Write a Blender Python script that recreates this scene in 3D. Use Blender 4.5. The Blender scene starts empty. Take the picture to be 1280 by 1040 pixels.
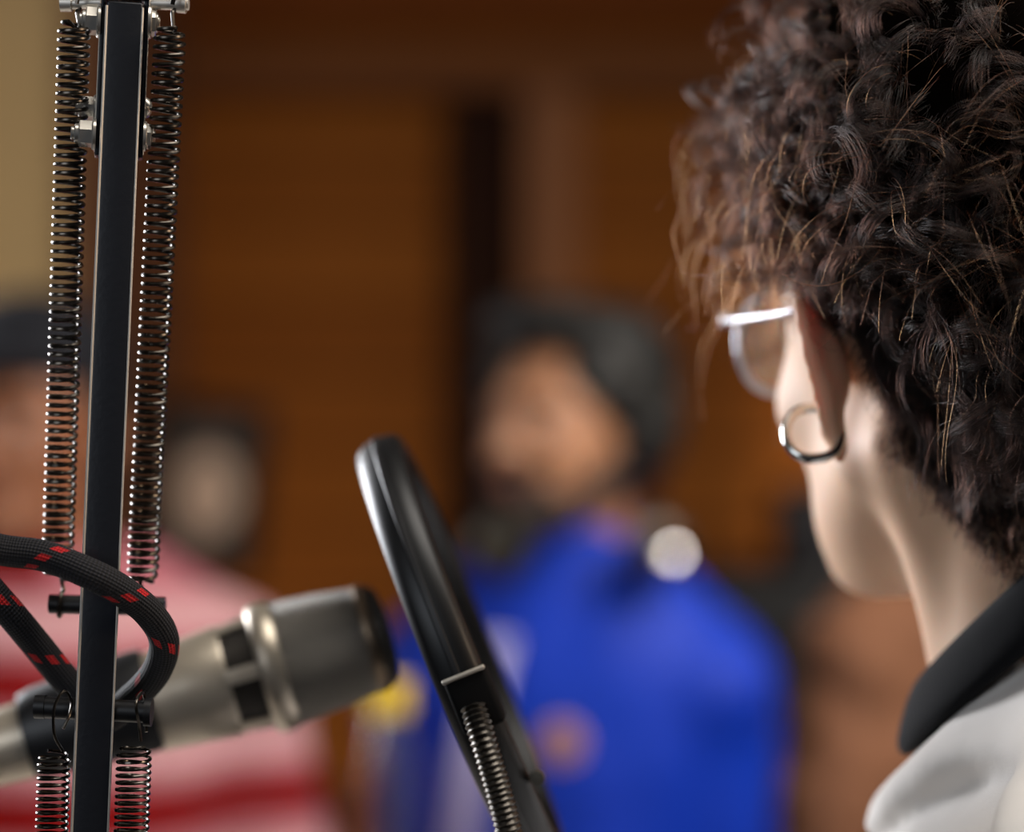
import bpy, math, random
import numpy as np
from mathutils import Vector, Matrix, Quaternion

random.seed(7); rng = np.random.default_rng(11)
scene = bpy.context.scene
C = scene.collection
PI = math.pi
def srgb(h):
    v = [int(h[i:i+2], 16)/255 for i in (0, 2, 4)]
    return tuple((c/12.92 if c <= .04045 else ((c+.055)/1.055)**2.4) for c in v) + (1.0,)

# ------------------------------------------------------------------ camera
CAM_Z = 1.55
F = 2887.0
cam_d = bpy.data.cameras.new('camera'); cam = bpy.data.objects.new('camera', cam_d); C.objects.link(cam)
cam.location = (0, 0, CAM_Z); cam.rotation_euler = (PI/2, 0, 0)
cam_d.sensor_width = 36.0; cam_d.lens = F/1280*36.0
cam_d.clip_start = .02; cam_d.clip_end = 60
cam_d.dof.use_dof = True; cam_d.dof.focus_distance = .835; cam_d.dof.aperture_fstop = 2.75
scene.camera = cam
# ------------------------------------------------------------------ world and light
w = bpy.data.worlds.new('world'); scene.world = w; w.use_nodes = True
w.node_tree.nodes['Background'].inputs[0].default_value = (.75, .82, 1, 1)
w.node_tree.nodes['Background'].inputs[1].default_value = .035
def area(name, loc, target, size, power, col, size_y=None, spread=None):
    l = bpy.data.lights.new(name, 'AREA'); l.energy = power; l.color = col; l.size = size
    if size_y: l.shape = 'RECTANGLE'; l.size_y = size_y
    if spread: l.spread = spread
    o = bpy.data.objects.new(name, l); C.objects.link(o); o.location = loc
    o.rotation_euler = (Vector(target)-Vector(loc)).to_track_quat('-Z', 'Y').to_euler()
    return o
def spot(name, loc, target, power, col, ang, blend=1, rad=.15):
    l = bpy.data.lights.new(name, 'SPOT'); l.energy = power; l.color = col; l.spot_size = math.radians(ang); l.spot_blend = blend
    l.shadow_soft_size = rad
    o = bpy.data.objects.new(name, l); C.objects.link(o); o.location = loc
    o.rotation_euler = (Vector(target)-Vector(loc)).to_track_quat('-Z', 'Y').to_euler()
    return o
area('window_daylight', (-1.5, 2.35, 1.8), (.13, .95, 1.52), .9, 18, (.93, .95, 1), 1.0, math.radians(80))
area('ceiling_panel', (.5, .75, 2.6), (.5, .75, 0), 1.2, 20, (1, .95, .88), .7)
area('studio_lamp', (1.5, .35, 2.15), (.35, .9, 1.5), .5, 12, (1, .74, .52))
area('fill_behind_camera', (-1.3, -1.0, 2.1), (.1, .95, 1.45), 1.2, 14, (.86, .92, 1), .9)  # added fill from the camera side to brighten the jacket
area('room_panel', (1.1, 1.5, 2.55), (.2, 2.4, 1.1), .7, 16, (1, .93, .85), None, math.radians(115))
spot('wall_lamp', (.55, 2.9, .6), (.6, 4.2, .75), 95, (1, .8, .58), 112)
spot('side_lamp', (-1.0, 2.2, 2.4), (-1.35, 3.3, 1.9), 12, (1, .88, .7), 80)
scene.view_settings.view_transform = 'Standard'; scene.view_settings.look = 'None'
scene.view_settings.gamma = 1; scene.view_settings.use_curve_mapping = False
scene.view_settings.exposure = 0.0

# ------------------------------------------------------------------ helpers
def at(px, py, Y):
    """the place that shows at (px, py) of the photograph at distance Y"""
    return Vector(((px-640)/F*Y, Y, CAM_Z+(520-py)/F*Y))
def tag(o, label=None, cat=None, group=None, kind=None):
    if label: o['label'] = label
    if cat: o['category'] = cat
    if group: o['group'] = group
    if kind: o['kind'] = kind
    return o
def empty(name, loc, label, cat, group=None):
    o = bpy.data.objects.new(name, None); C.objects.link(o); o.location = loc; o.empty_display_size = .05
    return tag(o, label, cat, group)
def link(name, me, mat, parent=None, smooth=True):
    """mesh data in world coordinates; parent keeps the place"""
    o = bpy.data.objects.new(name, me); C.objects.link(o)
    if mat is not None: me.materials.append(mat)
    if smooth:
        me.polygons.foreach_set('use_smooth', [True]*len(me.polygons))
    if parent is not None:
        o.parent = parent
        o.matrix_parent_inverse = pworld(parent).inverted()
    return o
def pworld(o):
    m = Matrix.LocRotScale(o.location, o.rotation_euler, o.scale)
    if o.parent is not None: m = pworld(o.parent) @ o.matrix_parent_inverse @ m
    return m
def mesh(name, v, f):
    me = bpy.data.meshes.new(name); me.from_pydata([tuple(p) for p in v], [], [tuple(q) for q in f]); me.update(); return me
class MB:
    def __init__(s): s.v = []; s.f = []; s.uv = []
    def add(s, v, f, uv=None):
        b = len(s.v); s.v += [tuple(p) for p in v]; s.f += [tuple(b+i for i in q) for q in f]
        s.uv += uv if uv is not None else [(0, 0)]*sum(len(q) for q in f)
    def box(s, lo, hi, M=None, bev=0.0):
        import bmesh
        bm = bmesh.new(); bmesh.ops.create_cube(bm, size=1)
        lo = Vector(lo); hi = Vector(hi)
        for v in bm.verts: v.co = Vector([lo[i]+(v.co[i]+.5)*(hi[i]-lo[i]) for i in range(3)])
        if bev: bmesh.ops.bevel(bm, geom=bm.edges[:]+bm.verts[:], offset=bev, segments=3, profile=.5, affect='EDGES')
        bm.verts.index_update()
        vv = [(M @ v.co if M else v.co.copy()) for v in bm.verts]; ff = [[v.index for v in q.verts] for q in bm.faces]; bm.free()
        s.add(vv, ff)
    def tube(s, pts, r, n=12, cap=True, closed=False, flat=1.0, up=None):
        pts = [Vector(p) for p in pts]; m = len(pts); rr = r if hasattr(r, '__len__') else [r]*m
        T = []
        for i in range(m):
            a = pts[(i-1) % m] if closed or i > 0 else pts[i]; b = pts[(i+1) % m] if closed or i < m-1 else pts[i]
            T.append((b-a).normalized())
        N = T[0].cross(up if up is not None else Vector((0, 0, 1)))
        if N.length < 1e-3: N = T[0].cross(Vector((1, 0, 0)))
        N.normalize(); v = []; L = 0; Ls = []
        for i in range(m):
            if i: L += (pts[i]-pts[i-1]).length
            Ls.append(L)
            N = (N-T[i]*N.dot(T[i])).normalized(); B = T[i].cross(N)
            for k in range(n):
                a = 2*PI*k/n; v.append(pts[i]+N*(math.cos(a)*rr[i])+B*(math.sin(a)*rr[i]*flat))
        f = []; uv = []
        for i in range(m if closed else m-1):
            j = (i+1) % m
            for k in range(n):
                k2 = (k+1) % n; f.append((i*n+k, i*n+k2, j*n+k2, j*n+k))
                u0, u1 = Ls[i], Ls[j] if j else Ls[i]+.001
                uv += [(u0, k/n), (u0, (k+1)/n), (u1, (k+1)/n), (u1, k/n)]
        if cap and not closed:
            f.append(tuple(range(n))[::-1]); uv += [(0, 0)]*n
            f.append(tuple((m-1)*n+k for k in range(n))); uv += [(0, 0)]*n
        s.add(v, f, uv)
    def lathe(s, prof, M, n=48):
        """prof: (radius, height) pairs along local Z"""
        v = []; f = []; m = len(prof); uv = []
        for r, z in prof:
            for k in range(n): a = 2*PI*k/n; v.append(M @ Vector((r*math.cos(a), r*math.sin(a), z)))
        for i in range(m-1):
            for k in range(n):
                k2 = (k+1) % n; f.append((i*n+k, i*n+k2, (i+1)*n+k2, (i+1)*n+k))
                uv += [(prof[i][1], k/n), (prof[i][1], (k+1)/n), (prof[i+1][1], (k+1)/n), (prof[i+1][1], k/n)]
        s.add(v, f, uv)
    def build(s, name, mat, parent=None, smooth=True):
        me = mesh(name, s.v, s.f)
        ul = me.uv_layers.new(name='UVMap'); ul.data.foreach_set('uv', [c for p in s.uv for c in p])
        o = link(name, me, mat, parent, smooth)
        if smooth:
            try: me.set_sharp_from_angle(angle=math.radians(38))
            except Exception: pass
        return o
def axis_matrix(a, b, roll=0):
    a = Vector(a); b = Vector(b); q = (b-a).to_track_quat('Z', 'X')
    return Matrix.Translation(a) @ q.to_matrix().to_4x4() @ Matrix.Rotation(roll, 4, 'Z')
def spline(P, n):
    P = [Vector(p) for p in P]; P = [P[0]*2-P[1]]+P+[P[-1]*2-P[-2]]; out = []
    for i in range(1, len(P)-2):
        for k in range(n):
            t = k/n; a, b, c, d = P[i-1:i+3]
            out.append(.5*((2*b)+(c-a)*t+(2*a-5*b+4*c-d)*t*t+(3*b-a-3*c+d)*t**3))
    return out+[P[-2]]

# ------------------------------------------------------------------ materials
class NT:
    def __init__(s, name):
        s.m = bpy.data.materials.new(name); s.m.use_nodes = True; s.t = s.m.node_tree; s.b = s.t.nodes['Principled BSDF']; s.out = s.t.nodes['Material Output']
    def n(s, typ, **kw):
        x = s.t.nodes.new(typ)
        for k, v in kw.items():
            if k.startswith('i_'):
                x.inputs[k[2:].replace('_', ' ')].default_value = v
            else: setattr(x, k, v)
        return x
    def l(s, a, b): s.t.links.new(a, b)
    def math(s, op, a, b=None, c=None):
        x = s.t.nodes.new('ShaderNodeMath'); x.operation = op
        for i, q in enumerate((a, b, c)):
            if q is None: continue
            if isinstance(q, (int, float)): x.inputs[i].default_value = q
            else: s.l(q, x.inputs[i])
        return x.outputs[0]
    def mix(s, f, a, b):
        x = s.t.nodes.new('ShaderNodeMix'); x.data_type = 'RGBA'
        for i, q in ((0, f), (6, a), (7, b)):
            if isinstance(q, (int, float, tuple)): x.inputs[i].default_value = q
            else: s.l(q, x.inputs[i])
        return x.outputs[2]
    def coord(s, which='Object'): return s.n('ShaderNodeTexCoord').outputs[which]
    def noise(s, scale, detail=4, vec=None, rough=.5, stretch=None):
        x = s.n('ShaderNodeTexNoise', i_Scale=scale, i_Detail=detail, i_Roughness=rough); v = vec if vec is not None else s.coord()
        if stretch:
            mp = s.n('ShaderNodeMapping'); mp.inputs['Scale'].default_value = stretch; s.l(v, mp.inputs[0]); v = mp.outputs[0]
        s.l(v, x.inputs['Vector']); return x.outputs['Fac']
    def bump(s, h, strength=.3, dist=.002):
        x = s.n('ShaderNodeBump', i_Strength=strength, i_Distance=dist); s.l(h, x.inputs['Height']); s.l(x.outputs[0], s.b.inputs['Normal'])
    def set(s, **kw):
        for k, v in kw.items(): s.b.inputs[k.replace('_', ' ')].default_value = v
def simple(name, col, rough=.5, metal=0, var=.12, scale=60, bump=0, **kw):
    m = NT(name); c = srgb(col) if isinstance(col, str) else col
    nz = m.noise(scale, 3)
    dk = tuple(x*(1-var) for x in c[:3])+(1,); lt = tuple(min(1, x*(1+var)) for x in c[:3])+(1,)
    m.l(m.mix(nz, dk, lt), m.b.inputs['Base Color'])
    m.set(Roughness=rough, Metallic=metal)
    for k, v in kw.items(): m.b.inputs[k.replace('_', ' ')].default_value = v
    if bump: m.bump(nz, bump)
    return m.m
def wood(name, c1, c2, plank=.12, vert=False, rough=.8):
    m = NT(name); m.b.inputs['Specular IOR Level'].default_value = .15; co = m.coord(); sp = m.n('ShaderNodeSeparateXYZ'); m.l(co, sp.inputs[0])
    ax = sp.outputs[0] if vert else sp.outputs[2]
    q = m.math('DIVIDE', ax, plank); idx = m.math('FLOOR', q); fr = m.math('FRACT', q)
    wn = m.n('ShaderNodeTexWhiteNoise', noise_dimensions='1D'); m.l(idx, wn.inputs['W'])
    grain = m.noise(14, 6, co, .6, (8, 8, 1) if vert else (1, 8, 8))
    f = m.math('ADD', m.math('MULTIPLY', wn.outputs[0], .55), m.math('MULTIPLY', grain, .55))
    col = m.mix(f, srgb(c1), srgb(c2))
    groove = m.math('LESS_THAN', fr, .05)
    col = m.mix(groove, col, tuple(x*.25 for x in srgb(c1)[:3])+(1,))
    m.l(col, m.b.inputs['Base Color']); m.set(Roughness=rough)
    m.bump(m.math('SUBTRACT', m.math('MULTIPLY', grain, .3), groove), .5, .004)
    return m.m
def fabric(name, col, rough=.85, scale=700, bump=.25, sheen=.2, var=.15):
    m = NT(name); c = srgb(col)
    big = m.noise(14, 3)
    m.l(m.mix(big, tuple(x*(1-var) for x in c[:3])+(1,), tuple(min(1, x*(1+var)) for x in c[:3])+(1,)), m.b.inputs['Base Color'])
    m.set(Roughness=rough); m.b.inputs['Sheen Weight'].default_value = sheen
    m.bump(m.math('ADD', m.noise(scale, 2), m.math('MULTIPLY', big, .8)), bump, .0015)
    return m.m
def skin(name, col, sub=.25, scale=.01, red=(1, .35, .18), rough=.5, stub=None):
    m = NT(name); c = srgb(col); nz = m.noise(35, 4)
    base = m.mix(nz, tuple(x*y for x, y in zip(c[:3], (.9, .84, .82)))+(1,), tuple(min(1, x*1.08) for x in c[:3])+(1,))
    m.l(base, m.b.inputs['Base Color'])
    m.set(Roughness=rough); m.b.inputs['Subsurface Weight'].default_value = sub; m.b.inputs['Subsurface Radius'].default_value = red
    m.b.inputs['Subsurface Scale'].default_value = scale
    m.bump(m.noise(900, 2), .12, .0005)
    return m.m
black_metal = simple('black_coated_metal', '15181f', .38, .2, .1, 400, .05)
edge_metal = simple('silver_and_glint_metal', 'e6e0d6', .42, .85, .15, 200)  # silver for the top pins; also stands in for edge glints
spring_metal = simple('dark_spring_steel', '4c4741', .3, 1, .3, 300)
chrome = simple('chrome', 'd8d6d2', .16, 1, .05)
nickel = simple('nickel', 'cfcac0', .3, .85, .1, 200)
black_plastic = simple('black_plastic', '101114', .42, 0, .2, 120)
mic_silver = simple('champagne_metal', 'c4b8a6', .34, .6, .05, 90)

# ------------------------------------------------------------------ distance fields and meshing
class Frame:
    def __init__(s, o, yaw=0, pitch=0, roll=0):
        s.o = np.array(o, float)
        s.M = Matrix.Rotation(math.radians(yaw), 3, 'Z') @ Matrix.Rotation(math.radians(roll), 3, 'Y') @ Matrix.Rotation(math.radians(pitch), 3, 'X')
        s.R = np.array(s.M)
    def w(s, p): return s.o+s.R@np.array(p, float)
    def loc(s, P): return (P-s.o)@s.R
class Field:
    """signed distance sampled on a rectilinear grid"""
    def __init__(s, xs, ys, zs):
        s.a = [np.asarray(q, float) for q in (xs, ys, zs)]; s.V = np.full([len(q) for q in s.a], 1.0)
    def sub(s, lo, hi, pad):
        sl = []
        for i in range(3):
            i0 = np.searchsorted(s.a[i], lo[i]-pad); i1 = np.searchsorted(s.a[i], hi[i]+pad)
            sl.append(slice(max(0, i0-1), max(i1+1, 1)))
        sl = tuple(sl); X, Y, Z = np.meshgrid(*[s.a[i][sl[i]] for i in range(3)], indexing='ij')
        return sl, np.stack([X, Y, Z], -1)
    def put(s, sl, d, k, op):
        if d.size == 0: return
        a = s.V[sl]
        if op == 'cut':
            d = -d; h = np.clip(.5-.5*(a-d)/max(k, 1e-6)*-1, 0, 1)
            h = np.clip(.5+.5*(a-d)/max(k, 1e-6), 0, 1); s.V[sl] = d*(1-h)+a*h+k*h*(1-h)
        else:
            h = np.clip(.5+.5*(a-d)/max(k, 1e-6), 0, 1); s.V[sl] = a*(1-h)+d*h-k*h*(1-h)
    def ell(s, fr, c, r, k=.01, op='add'):
        c = np.array(c, float); r = np.array(r, float); m = r.max(); wc = fr.w(c)
        sl, P = s.sub(wc-m, wc+m, k*1.5+.02); q = fr.loc(P)-c
        k0 = np.sqrt(((q/r)**2).sum(-1)); k1 = np.sqrt(((q/(r*r))**2).sum(-1))+1e-9
        s.put(sl, k0*(k0-1)/k1, k, op)
    def cone(s, a, b, ra, rb, k=.01, op='add'):
        a = np.array(a, float); b = np.array(b, float); m = max(ra, rb)
        sl, P = s.sub(np.minimum(a, b)-m, np.maximum(a, b)+m, k*1.5+.02)
        ab = b-a; t = np.clip(((P-a)@ab)/(ab@ab), 0, 1)
        d = np.sqrt(((P-a-t[..., None]*ab)**2).sum(-1))-(ra+(rb-ra)*t)
        s.put(sl, d, k, op)
    def custom(s, lo, hi, fn, k=.01, op='add'):
        sl, P = s.sub(np.array(lo), np.array(hi), k*1.5+.01); s.put(sl, fn(P), k, op)
    def warp(s, fn):
        X, Y, Z = np.meshgrid(*s.a, indexing='ij'); s.V = s.V+np.where(np.abs(s.V) < .06, fn(X, Y, Z, s.V), 0)
    def limit(s, fn):
        X, Y, Z = np.meshgrid(*s.a, indexing='ij'); s.V = np.maximum(s.V, fn(X, Y, Z))
    def mesh(s, name):
        V = s.V; A = s.a; n = V.shape; ins = V < 0
        cn = (n[0]-1, n[1]-1, n[2]-1); N = cn[0]*cn[1]*cn[2]
        cells = []; pts = []; quads = []
        st = (cn[1]*cn[2], cn[2], 1)
        for ax in range(3):
            s0 = [slice(None)]*3; s1 = [slice(None)]*3; s0[ax] = slice(0, -1); s1[ax] = slice(1, None)
            cr = ins[tuple(s0)] != ins[tuple(s1)]
            idx = np.argwhere(cr); b, c = [(1, 2), (2, 0), (0, 1)][ax]
            ok = (idx[:, b] > 0) & (idx[:, b] < n[b]-1) & (idx[:, c] > 0) & (idx[:, c] < n[c]-1); idx = idx[ok]
            i2 = idx.copy(); i2[:, ax] += 1
            v0 = V[tuple(idx.T)]; v1 = V[tuple(i2.T)]; t = v0/(v0-v1)
            p = np.stack([A[q][idx[:, q]] for q in range(3)], -1); p2 = A[ax][i2[:, ax]]; p[:, ax] += t*(p2-p[:, ax])
            base = idx@np.array(st); cc = [base-st[b]-st[c], base-st[c], base, base-st[b]]
            for q in cc: cells.append(q); pts.append(p)
            Q = np.stack(cc, -1); flip = v0 > 0; Q[flip] = Q[flip][:, ::-1]; quads.append(Q)
        cells = np.concatenate(cells); pts = np.concatenate(pts); quads = np.concatenate(quads)
        u, inv = np.unique(cells, return_inverse=True); cnt = np.bincount(inv)
        v = np.stack([np.bincount(inv, pts[:, q])/cnt for q in range(3)], -1); f = np.searchsorted(u, quads)
        # relax a little
        for _ in range(2):
            acc = np.zeros_like(v); c2 = np.zeros(len(v))
            for q in range(4):
                a_, b_ = f[:, q], f[:, (q+1) % 4]
                for d in range(3): acc[:, d] += np.bincount(a_, v[b_, d], len(v))+np.bincount(b_, v[a_, d], len(v))
                c2 += np.bincount(a_, minlength=len(v))+np.bincount(b_, minlength=len(v))
            v = v*.5+.5*acc/c2[:, None]
        me = bpy.data.meshes.new(name); me.vertices.add(len(v)); me.vertices.foreach_set('co', v.ravel())
        me.loops.add(f.size); me.loops.foreach_set('vertex_index', f.ravel().astype(np.int32))
        me.polygons.add(len(f)); me.polygons.foreach_set('loop_start', np.arange(0, f.size, 4, dtype=np.int32))
        me.update(calc_edges=True); me.validate(); return me
def grid(lo, hi, step): return np.arange(lo, hi+step, step)
def grade(segs):
    out = []
    for lo, hi, st in segs: out.append(np.linspace(lo, hi, max(2, int(round((hi-lo)/st)))+0, endpoint=False))
    out.append([segs[-1][1]]); return np.concatenate(out)

def head_field(F_, h, s=1.0, ears=True, ear_frames=None, jaw=1.0):
    """a head in frame h (forward +Y, centre between the ears), scale s"""
    e = lambda c, r, k=.01, op='add': F_.ell(h, np.array(c)*s, np.array(r)*s, k, op)
    cn = lambda a, b, ra, rb, k=.01, op='add': F_.cone(h.w(np.array(a)*s), h.w(np.array(b)*s), ra*s, rb*s, k, op)
    e((0, -.012, .032), (.075, .095, .086), .001)
    e((0, .036, -.03), (.060, .058, .085), .03)
    for x in (-1, 1):
        cn((x*.054*jaw, .004, -.052), (x*.022, .072, -.100), .017, .016, .025)
        e((x*.036, .064, -.030), (.022, .018, .018), .02)
        e((x*.031, .094, .003), (.017, .012, .011), .010, 'cut')
        e((x*.031, .080, .002), (.0125, .0125, .0125), .004)
        cn((x*.012, .093, .022), (x*.048, .080, .020), .008, .006, .012)
    e((0, .078, -.100), (.018, .016, .016), .02)
    cn((0, .090, .008), (0, .110, -.030), .0075, .011, .012)
    for x in (-1, 1): e((x*.011, .099, -.034), (.007, .008, .006), .006)
    e((0, .092, -.058), (.022, .010, .006), .006)
    e((0, .090, -.068), (.019, .011, .007), .005)
    e((0, .102, -.0628), (.024, .006, .0014), .003, 'cut')
    if ears:
        for x in (-1, 1): ear_field(F_, h, x, s)
def ear_field(F_, h, x, s=1.0, flare=26, c=(.0735, -.004, -.008)):
    """auricle: bowl, helix rim, lobe; opens outward towards the back"""
    E = Frame(h.w((x*c[0]*s, c[1]*s, c[2]*s)), 0); ro = Matrix.Rotation(math.radians(x*flare), 3, 'Z') @ Matrix.Rotation(math.radians(x*6), 3, 'Y') @ Matrix.Rotation(math.radians(-8), 3, 'X')
    E.M = h.M @ ro; E.R = np.array(E.M)
    a, b = .0165*s, .029*s
    # auricle local: y forward, z up, x outward (times x); its front edge sits on the head
    off = -.012*s
    def rim(P):
        q = E.loc(P); u = (q[..., 1]-off); v = q[..., 2]-.002*s; wv = q[..., 0]*x-.008*s
        vv = np.where(v < 0, v*1.0, v); uu = np.where(v < 0, u*(1+np.clip(-v/(b*2.2), 0, .5)), u)
        kk = np.sqrt((uu/a)**2+(vv/b)**2)+1e-6; r = np.sqrt(uu*uu+vv*vv)
        return np.sqrt((r*(1-1/kk))**2+wv**2)-.0030*s
    wc = E.w((x*.008*s, off, 0)); m = .04*s
    F_.ell(E, (x*.0045*s, off, .001*s), (.0035*s, .015*s, .027*s), .004)
    F_.ell(E, (x*.0035*s, off+.003*s, -.002*s), (.009*s, .012*s, .018*s), .006)
    F_.ell(E, (x*.0105*s, off+.004*s, -.001*s), (.008*s, .0085*s, .013*s), .003, 'cut')
    F_.custom(wc-m, wc+m, rim, .003)
    F_.ell(E, (x*.006*s, off+.006*s, -.030*s), (.004*s, .0085*s, .011*s), .006)
    F_.ell(E, (x*.002*s, off+.016*s, -.006*s), (.006*s, .004*s, .008*s), .006)
    return E

def limbs(F_, tr, hands, hip=.88, thick=1.0, grow=0.0, parts=('torso', 'arms', 'legs'), k=.03, elbow=None, sw=1.0, feet=True, slope=0.0):
    """torso frame tr has its origin at the base of the neck; forward +Y"""
    g = grow; t = thick; zf = tr.o[2]
    def hipz(z): return -(zf-z)
    if 'torso' in parts:
        F_.ell(tr, (0, .005, -.17), (.155*t+g, .105*t+g, .19+g), .001)
        F_.ell(tr, (0, .0, -.36), (.135*t+g, .10*t+g, .2), .05)
        F_.ell(tr, (0, -.005, hipz(hip)+.02), (.155*t+g, .115*t+g, .14), .05)
        for x in (-1, 1):
            F_.cone(tr.w((x*.035, -.012, .025)), tr.w((x*.165*sw, -.005, -.045-slope)), .03+g, .047*t+g, .05)
    if 'arms' in parts:
        for x, hd in zip((-1, 1), hands):
            sh = tr.w((x*.18*sw, -.005, -.06-slope)); el = tr.w(elbow[0 if x < 0 else 1]) if elbow else tr.w((x*.235*sw, -.02, -.33)); wr = tr.w(hd)
            F_.cone(sh, el, .052*t+g, .042*t+g, k); F_.cone(el, wr, .042*t+g, .029*t+g, .015)
    if 'legs' in parts:
        for x in (-1, 1):
            hp = tr.w((x*.085, 0, hipz(hip)-.02)); kn = tr.w((x*.095, .015, hipz(.48))); an = tr.w((x*.095, -.015, hipz(.09)))
            F_.cone(hp, kn, .085+g, .055+g, .04); F_.cone(kn, an, .056+g, .038+g, .02)
            if feet: F_.cone(tr.w((x*.095, -.03, hipz(.035))), tr.w((x*.11, .13, hipz(.03))), .034, .028, .03)
def hand_field(F_, tr, wr, x, point):
    """palm, thumb and four bent fingers hanging from the wrist (tr-local), pointing along POINT"""
    wr = np.array(wr, float); d = np.array(point, float); d /= np.linalg.norm(d)
    side = np.cross(d, (x, 0, 0)); side /= np.linalg.norm(side); inn = np.cross(side, d)*1.0
    pc = wr+d*.05
    for i in range(4):
        o = side*(.030-.019*i); F_.cone(tr.w(wr+d*.01+o*.5), tr.w(wr+d*.088+o), .013, .0105, .008)
        L = (.034, .040, .037, .028)[i]; b = wr+d*.09+o; c = b+d*L+inn*.006; e = c+d*L*.7+inn*.016
        F_.cone(tr.w(b), tr.w(c), .0095, .0085, .002); F_.cone(tr.w(c), tr.w(e), .0085, .0070, .002)
    b = wr+d*.03+side*.026; c = b+d*.035+side*.024; e = c+d*.028+side*.004
    F_.cone(tr.w(b), tr.w(c), .013, .0105, .006); F_.cone(tr.w(c), tr.w(e), .0105, .008, .002)

def wob(X, Y, Z, f, seed=0):
    r = np.random.default_rng(seed); out = 0
    for i in range(5):
        a = r.normal(size=3); a /= np.linalg.norm(a); ff = f*(.6+.9*r.random()); out = out+np.sin(ff*(a[0]*X+a[1]*Y+a[2]*Z)+r.random()*6.28+1.3*np.sin(ff*.5*(a[1]*X-a[2]*Y+a[0]*Z)))
    return out/5

def add_curves(name, pos, counts, radius, mat, parent=None):
    """pos (N,3) world, counts per strand; real hair curves"""
    cv = bpy.data.hair_curves.new(name); cv.add_curves([int(c) for c in counts])
    cv.attributes['position'].data.foreach_set('vector', np.ascontiguousarray(pos, dtype=np.float32).ravel()) if 'position' in cv.attributes else None
    at_ = cv.attributes.get('radius') or cv.attributes.new('radius', 'FLOAT', 'POINT')
    at_.data.foreach_set('value', np.ascontiguousarray(radius, dtype=np.float32))
    o = bpy.data.objects.new(name, cv); C.objects.link(o); cv.materials.append(mat)
    if parent is not None: o.parent = parent; o.matrix_parent_inverse = pworld(parent).inverted()
    return o

# ------------------------------------------------------------------ the room
plank = wood('wood_planks_horizontal', '784012', '9c5c20', .135)
recess_dark = wood('recess_dark_planks', '241006', '361a0a', .2, True)
beam_w = wood('wood_beam', '6b4026', '83522f', .4)
post_w = wood('wood_post', '8a5a3c', '9d6a48', .3, True)
beige = simple('beige_plaster', 'b89c6e', .9, 0, .05, 6, .1)
floor_m = wood('floor_boards', '3a2413', '5a3a20', .1)
ceil_m = simple('ceiling_plaster', '6b5a45', .9, 0, .05, 5)
YB = 4.2
def structure(name, mb, mat, smooth=False): return tag(mb.build(name, mat, None, smooth), kind='structure')
b = MB(); b.box((-3.0, -1.2, -.1), (3.0, YB+.1, 0)); structure('floor', b, floor_m)
b = MB(); b.box((-3.0, -1.2, 2.8), (3.0, YB+.1, 2.9)); structure('ceiling', b, ceil_m)
b = MB(); b.box((-3.0, YB, 0), (3.0, YB+.1, 2.8)); structure('wall_back', b, plank)
b = MB(); b.box((-3.0, 3.3, 0), (at(92, 0, 3.3).x, 3.4, 2.8)); structure('wall_left', b, beige)
b = MB(); b.box((at(92, 0, 3.3).x, 3.28, 0), (at(118, 0, 3.3).x, YB, 2.8)); structure('trim_1', b, wood('wood_jamb', '6f4a34', '7d543b', .5, True))
xb = lambda px: at(px, 0, YB-.1).x
zb = lambda py: at(0, py, YB-.1).z
b = MB(); b.box((at(118, 0, 3.3).x, YB-.10, zb(112)), (2.9, YB, zb(62)), None, .004); structure('trim_2', b, beam_w)
b = MB(); b.box((xb(655), YB-.09, 0), (xb(725), YB, zb(112)), None, .004); structure('trim_3', b, post_w)
b = MB(); b.box((xb(556), YB-.03, 0), (xb(655), YB, zb(112))); structure('trim_4', b, recess_dark)  # darkness of a wall recess put into the colour of flat boards
b = MB(); b.box((-1.2, YB-.06, zb(30)), (2.9, YB, zb(-60)), None, .004); structure('trim_5', b, wood('wood_cornice', '6b3614', '834618', .4))

# framed portrait on the wall
def framed_picture():
    M = Matrix.Translation(at(262, 608, 3.75)) @ Matrix.Rotation(math.radians(-20), 4, 'Z') @ Matrix.Rotation(math.radians(6), 4, 'Y')
    fr = empty('framed_picture', M.translation, 'dark framed oval portrait hanging beside the person in the striped shirt', 'picture')
    W, H = .098, .140; m = MB()
    m.box((-W, -.02, -H), (-W+.022, .01, H), M, .003); m.box((W-.022, -.02, -H), (W, .01, H), M, .003)
    m.box((-W+.02, -.02, H-.022), (W-.02, .01, H), M, .003); m.box((-W+.02, -.02, -H), (W-.02, .01, -H+.022), M, .003)
    m.build('frame', simple('dark_frame_wood', '1c1712', .4), fr)
    m = MB(); m.box((-W+.015, -.004, -H+.015), (W-.015, .006, H-.015), M); m.build('mat_board', simple('grey_board', '5a524c', .8), fr)
    m = MB(); v = [M @ Vector((math.cos(a)*.054, -.006, -.012+math.sin(a)*.068)) for a in np.linspace(0, 2*PI, 49)[:-1]]; v2 = [p+(M.to_3x3() @ Vector((0, .004, 0))) for p in v]
    m.add(v+v2, [tuple(range(48))]+[(i, i+48, (i+1) % 48+48, (i+1) % 48) for i in range(48)]); m.build('portrait', simple('faded_portrait', 'f6cfb6', .7, 0, .25, 18), fr)
framed_picture()

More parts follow.
